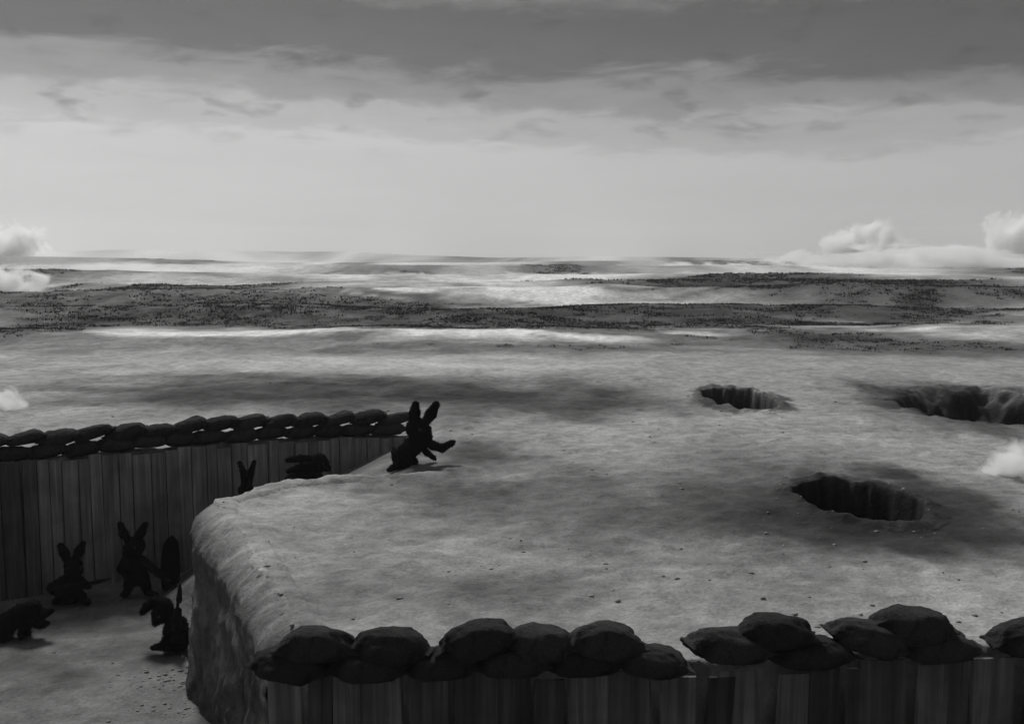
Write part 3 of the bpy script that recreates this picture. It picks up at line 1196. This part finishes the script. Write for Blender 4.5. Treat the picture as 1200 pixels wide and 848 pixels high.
# ------------------------------------------------------------------ clods of earth
def clods():
    Vb = np.array([(0, 0, 1), (.9, 0, .3), (.28, .85, .3), (-.72, .52, .3), (-.72, -.52, .3), (.28, -.85, .3), (.5, .5, -.5), (-.5, .5, -.5), (-.5, -.5, -.5), (.5, -.5, -.5)], float)
    Fb = np.array([(0, 1, 2), (0, 2, 3), (0, 3, 4), (0, 4, 5), (0, 5, 1), (1, 6, 2), (2, 7, 3), (3, 8, 4), (4, 8, 9), (4, 9, 5), (5, 9, 1), (1, 9, 6), (2, 6, 7), (3, 7, 8)])
    pts = []
    for _ in range(1300):
        d = 8.7 * (30 / 8.7) ** random.random()
        x = random.uniform(-0.6, 0.6) * d
        pts.append((x, d))
    pts = np.array(pts)
    w = fbm(pts[:, 0] * 0.6, pts[:, 1] * 0.4, 3)
    pts = pts[w > 0.05]
    # crumbled earth below and on the brow of the bank
    ring = []
    cp_ = [np.array(q) for q in EDGE_CAPE]
    for _ in range(1500):
        k = random.randrange(len(cp_) - 1)
        q = cp_[k] + (cp_[k + 1] - cp_[k]) * random.random()
        dirn = cp_[k + 1] - cp_[k]
        nn = np.array([dirn[1], -dirn[0]]) / np.linalg.norm(dirn)
        ring.append(q - nn * random.gauss(-0.45, 0.35))
    for p in PITS[:2]:
        for _ in range(70):
            t = random.uniform(0, 6.283)
            r = 1.02 + abs(random.gauss(0, 0.35))
            ring.append((p[0] + p[2] * r * math.cos(t), p[1] + p[3] * r * math.sin(t)))
    pts = np.concatenate([pts, np.array(ring)])
    sd = trench_sd(pts[:, 0], pts[:, 1])
    pts = pts[(sd > 0.25) | ((sd < -0.18) & (pts[:, 0] < -2.6))]
    z = height(pts[:, 0], pts[:, 1])
    VV, FF = [], []
    for i, (x, y) in enumerate(pts):
        s = 0.006 + 0.034 * random.random() ** 5
        a = random.uniform(0, 6.28)
        ca, sa = math.cos(a), math.sin(a)
        v = Vb * np.array([1.3, 1, 0.7]) * RNG.uniform(0.7, 1.3, (10, 1)) * s
        v = np.stack([v[:, 0] * ca - v[:, 1] * sa + x, v[:, 0] * sa + v[:, 1] * ca + y, v[:, 2] + z[i]], 1)
        FF.append(Fb + len(VV) * 10)
        VV.append(v)
    return np.concatenate(VV), np.concatenate(FF)


V, T = clods()
co = fast_mesh('earth_clods', V, T, M_CLOD, None)
co['kind'] = 'stuff'


# ------------------------------------------------------------------ smoke, mist and haze
def box_mesh(name, lo, hi):
    x0, y0, z0 = lo
    x1, y1, z1 = hi
    V = [(x0, y0, z0), (x1, y0, z0), (x1, y1, z0), (x0, y1, z0), (x0, y0, z1), (x1, y0, z1), (x1, y1, z1), (x0, y1, z1)]
    Fc = [(0, 3, 2, 1), (4, 5, 6, 7), (0, 1, 5, 4), (1, 2, 6, 5), (2, 3, 7, 6), (3, 0, 4, 7)]
    return link_mesh(name, V, Fc, None, None, False)


def smoke_material(name, dens, nscale, seed, lo=0.45, stretch=(1, 1, 1)):
    m = bpy.data.materials.new(name)
    m.use_nodes = True
    nt = m.node_tree
    nt.nodes.remove(nt.nodes['Principled BSDF'])
    out = nt.nodes['Material Output']
    pv = nt.nodes.new('ShaderNodeVolumePrincipled')
    pv.inputs['Color'].default_value = (0.998, 0.998, 0.998, 1)
    pv.inputs['Anisotropy'].default_value = 0.35
    tc = nt.nodes.new('ShaderNodeTexCoord').outputs['Object']
    ln = nt.nodes.new('ShaderNodeVectorMath')
    ln.operation = 'LENGTH'
    nt.links.new(tc, ln.inputs[0])
    n1 = noise_n(nt, mapping(nt, tc, stretch, (seed, seed * 2.3, 0)), nscale, 6, 0.62, 0.5)
    fall = mathn(nt, 'SUBTRACT', 1.0, ln.outputs['Value'], clamp=True)
    v = mathn(nt, 'SUBTRACT', mathn(nt, 'MULTIPLY_ADD', n1, 3.0, mathn(nt, 'MULTIPLY', fall, 1.0)), 2.3 - lo)
    v = mathn(nt, 'MULTIPLY', mathn(nt, 'MAXIMUM', v, 0.0), dens)
    v = mathn(nt, 'MULTIPLY', v, mathn(nt, 'MULTIPLY', fall, 4.0, clamp=True))
    nt.links.new(v, pv.inputs['Density'])
    nt.links.new(pv.outputs[0], out.inputs['Volume'])
    m.cycles.volume_step_rate = 0.25
    return m


def puff(name, px, py, D, rx, rz, dens, nscale, seed, label=None, cat=None, ry=None, lo=0.45, stretch=(1, 1, 1)):
    """a cloud filling an ellipsoid: unit box mesh, scaled"""
    o = box_mesh(name, (-1, -1, -1), (1, 1, 1))
    o.location = P(px, py, D)
    o.scale = (rx / F * D, ry or rx / F * D, rz / F * D)
    o.data.materials.append(smoke_material(name + '_vapour', dens, nscale, seed, lo, stretch))
    if label:
        tag(o, label, cat)
    else:
        o['kind'] = 'stuff'
    return o


PUFFS = True
if PUFFS:
    puff('smoke_puff', 1196, 551, 16.6, 66, 42, 24.0, 1.6, 3, 'white puff of smoke low over the plain at the right edge', 'smoke', stretch=(1.6, 1, 1))
    puff('smoke_puff', 0, 483, 24, 44, 34, 18.0, 1.6, 7, 'small white puff of smoke beyond the parapet at the left edge', 'smoke')
    puff('smoke_puff', 2, 333, 88, 64, 30, 4.5, 1.6, 11, 'white smoke drifting over the far plain at the left edge', 'smoke', stretch=(2, 1, 1))
    puff('smoke_plume', 1195, 290, 520, 62, 66, 1.0, 1.7, 17, 'tall white smoke plume on the horizon at the right edge', 'smoke')
    puff('smoke_plume', 1015, 298, 560, 64, 48, 1.0, 1.7, 23, 'torn white smoke plume on the horizon, left of the tall one', 'smoke', stretch=(1.5, 1, 1))
    puff('smoke_plume', 2, 288, 520, 64, 36, 1.0, 1.6, 29, 'white smoke plume on the horizon at the left edge', 'smoke', stretch=(2, 1, 1))
    puff('mist', 1080, 308, 380, 240, 24, 0.9, 1.3, 31, stretch=(5, 1, 1), ry=60)
    puff('mist', 860, 322, 260, 260, 18, 0.9, 1.3, 37, stretch=(6, 1, 1), ry=40)
    puff('mist', 560, 333, 180, 360, 17, 0.5, 1.3, 41, stretch=(8, 1, 1), ry=24)
    puff('mist', 150, 322, 210, 300, 17, 0.5, 1.3, 43, stretch=(7, 1, 1), ry=30)
    puff('mist', 520, 359, 118, 380, 12, 0.6, 1.3, 47, stretch=(10, 1, 1), ry=12)
    puff('mist', 1180, 388, 62, 120, 26, 0.9, 1.3, 53, stretch=(3, 1, 1), ry=6)
    puff('mist', 640, 398, 52, 420, 9, 1.0, 1.3, 59, stretch=(12, 1, 1), ry=4)

hz_box = box_mesh('haze', (-2700, -70, -9), (2700, 1900, 60))
m = bpy.data.materials.new('haze_air')
m.use_nodes = True
nt = m.node_tree
nt.nodes.remove(nt.nodes['Principled BSDF'])
pv = nt.nodes.new('ShaderNodeVolumePrincipled')
pv.inputs['Color'].default_value = (0.97, 0.97, 0.97, 1)
pv.inputs['Anisotropy'].default_value = 0.3
pv.inputs['Density'].default_value = 0.0004
nt.links.new(pv.outputs[0], nt.nodes['Material Output'].inputs['Volume'])
hz_box.data.materials.append(m)
hz_box['kind'] = 'stuff'

# ------------------------------------------------------------------ sky and sun
SUN_EL, SUN_AZ = 50, -24
W = bpy.data.worlds.new('World')
S.world = W
W.use_nodes = True
nt = W.node_tree
bg = nt.nodes['Background']
STR = 0.1
bg.inputs['Strength'].default_value = STR
sky = nt.nodes.new('ShaderNodeTexSky')
sky.sky_type = 'NISHITA'
sky.sun_disc = False
sky.sun_elevation = R(SUN_EL)
sky.sun_rotation = R(SUN_AZ)
sky.air_density = 1.5
sky.dust_density = 4
bw = nt.nodes.new('ShaderNodeRGBToBW')
nt.links.new(sky.outputs[0], bw.inputs[0])
tc = nt.nodes.new('ShaderNodeTexCoord').outputs['Generated']
sep = nt.nodes.new('ShaderNodeSeparateXYZ')
nt.links.new(tc, sep.inputs[0])
elev = mathn(nt, 'ARCSINE', sep.outputs['Z'])
azim = mathn(nt, 'ARCTAN2', sep.outputs['X'], sep.outputs['Y'])
cmb = nt.nodes.new('ShaderNodeCombineXYZ')
nt.links.new(azim, cmb.inputs[0])
nt.links.new(elev, cmb.inputs[1])
ae = cmb.outputs[0]
w1 = noise_n(nt, mapping(nt, ae, (3.2, 13, 1), (1.7, 0, 0), (0, 0, 0.06)), 1.0, 7, 0.62, 0.6)
w2 = noise_n(nt, mapping(nt, ae, (14, 60, 1), (4, 2, 0), (0, 0, 0.1)), 1.0, 5, 0.6, 0.5)
w3 = noise_n(nt, mapping(nt, ae, (5, 40, 1), (8, 2, 0), (0, 0, 0.05)), 1.0, 4, 0.6, 0.3)
e = mathn(nt, 'ADD', elev, mathn(nt, 'MULTIPLY_ADD', w1, 0.085, -0.0425))
e = mathn(nt, 'ADD', e, mathn(nt, 'MULTIPLY_ADD', w2, 0.05, -0.025))
e = mathn(nt, 'ADD', e, mathn(nt, 'MULTIPLY', sep.outputs['X'], 0.03))
ramp = nt.nodes.new('ShaderNodeValToRGB')
cr = ramp.color_ramp
stops = [(0.0, .272), (.103, .272), (.113, .222), (.136, .20), (.148, .13), (.17, .105), (.187, .038), (.24, .027), (.258, .075), (.34, .20), (.6, .18), (1.0, .17)]
while len(cr.elements) < len(stops):
    cr.elements.new(0.5)
for el, (p_, v_) in zip(cr.elements, stops):
    el.position = p_
    el.color = (v_, v_, v_, 1)
nt.links.new(e, ramp.inputs[0])
bwr = nt.nodes.new('ShaderNodeRGBToBW')
nt.links.new(ramp.outputs[0], bwr.inputs[0])
cl = mathn(nt, 'MULTIPLY', bwr.outputs[0], mathn(nt, 'MULTIPLY_ADD', sep.outputs['X'], -0.36, 1.0))
cl = mathn(nt, 'MULTIPLY', cl, mathn(nt, 'MULTIPLY_ADD', w3, 0.16, 0.92))
w4 = noise_n(nt, mapping(nt, ae, (16, 46, 1), (3, 7, 0)), 1.0, 3, 0.5, 0.2)
dab = mathn(nt, 'MULTIPLY', mathn(nt, 'SUBTRACT', w4, 0.58, clamp=True), mathn(nt, 'MULTIPLY', mathn(nt, 'SUBTRACT', elev, 0.09, clamp=True), 20.0, clamp=True))
cl = mathn(nt, 'MULTIPLY', cl, mathn(nt, 'MULTIPLY_ADD', dab, -3.2, 1.0))
back = mathn(nt, 'MULTIPLY_ADD', sep.outputs['Y'], 0.55, 0.6, clamp=True)   # unseen sky behind the viewer dimmed to darken faces turned to it
cl = mathn(nt, 'MULTIPLY', cl, back)
cl = mathn(nt, 'MULTIPLY', cl, 1.0 / STR)
mix = nt.nodes.new('ShaderNodeMix')
mix.data_type = 'FLOAT'
mix.inputs[0].default_value = 0.96
nt.links.new(bw.outputs[0], mix.inputs[2])
nt.links.new(cl, mix.inputs[3])
nt.links.new(mix.outputs[0], bg.inputs['Color'])

sl = bpy.data.lights.new('sun', 'SUN')
sl.energy = 1.5
sl.angle = R(12)
sl.color = (1, 0.995, 0.985)
so_ = bpy.data.objects.new('sun', sl)
COL.objects.link(so_)
dv = Vector((math.sin(R(SUN_AZ)) * math.cos(R(SUN_EL)), math.cos(R(SUN_AZ)) * math.cos(R(SUN_EL)), math.sin(R(SUN_EL))))
so_.rotation_euler = dv.to_track_quat('Z', 'Y').to_euler()
so_.location = dv * 50

S.view_settings.view_transform = 'Standard'
S.view_settings.look = 'None'
S.view_settings.exposure = 0.84
S.view_settings.gamma = 1
S.render.engine = 'CYCLES'
S.cycles.use_denoising = True
S.cycles.denoiser = 'OPENIMAGEDENOISE'
S.cycles.max_bounces = 16
S.cycles.volume_bounces = 12
S.cycles.volume_step_rate = 1.0
S.cycles.volume_max_steps = 1024
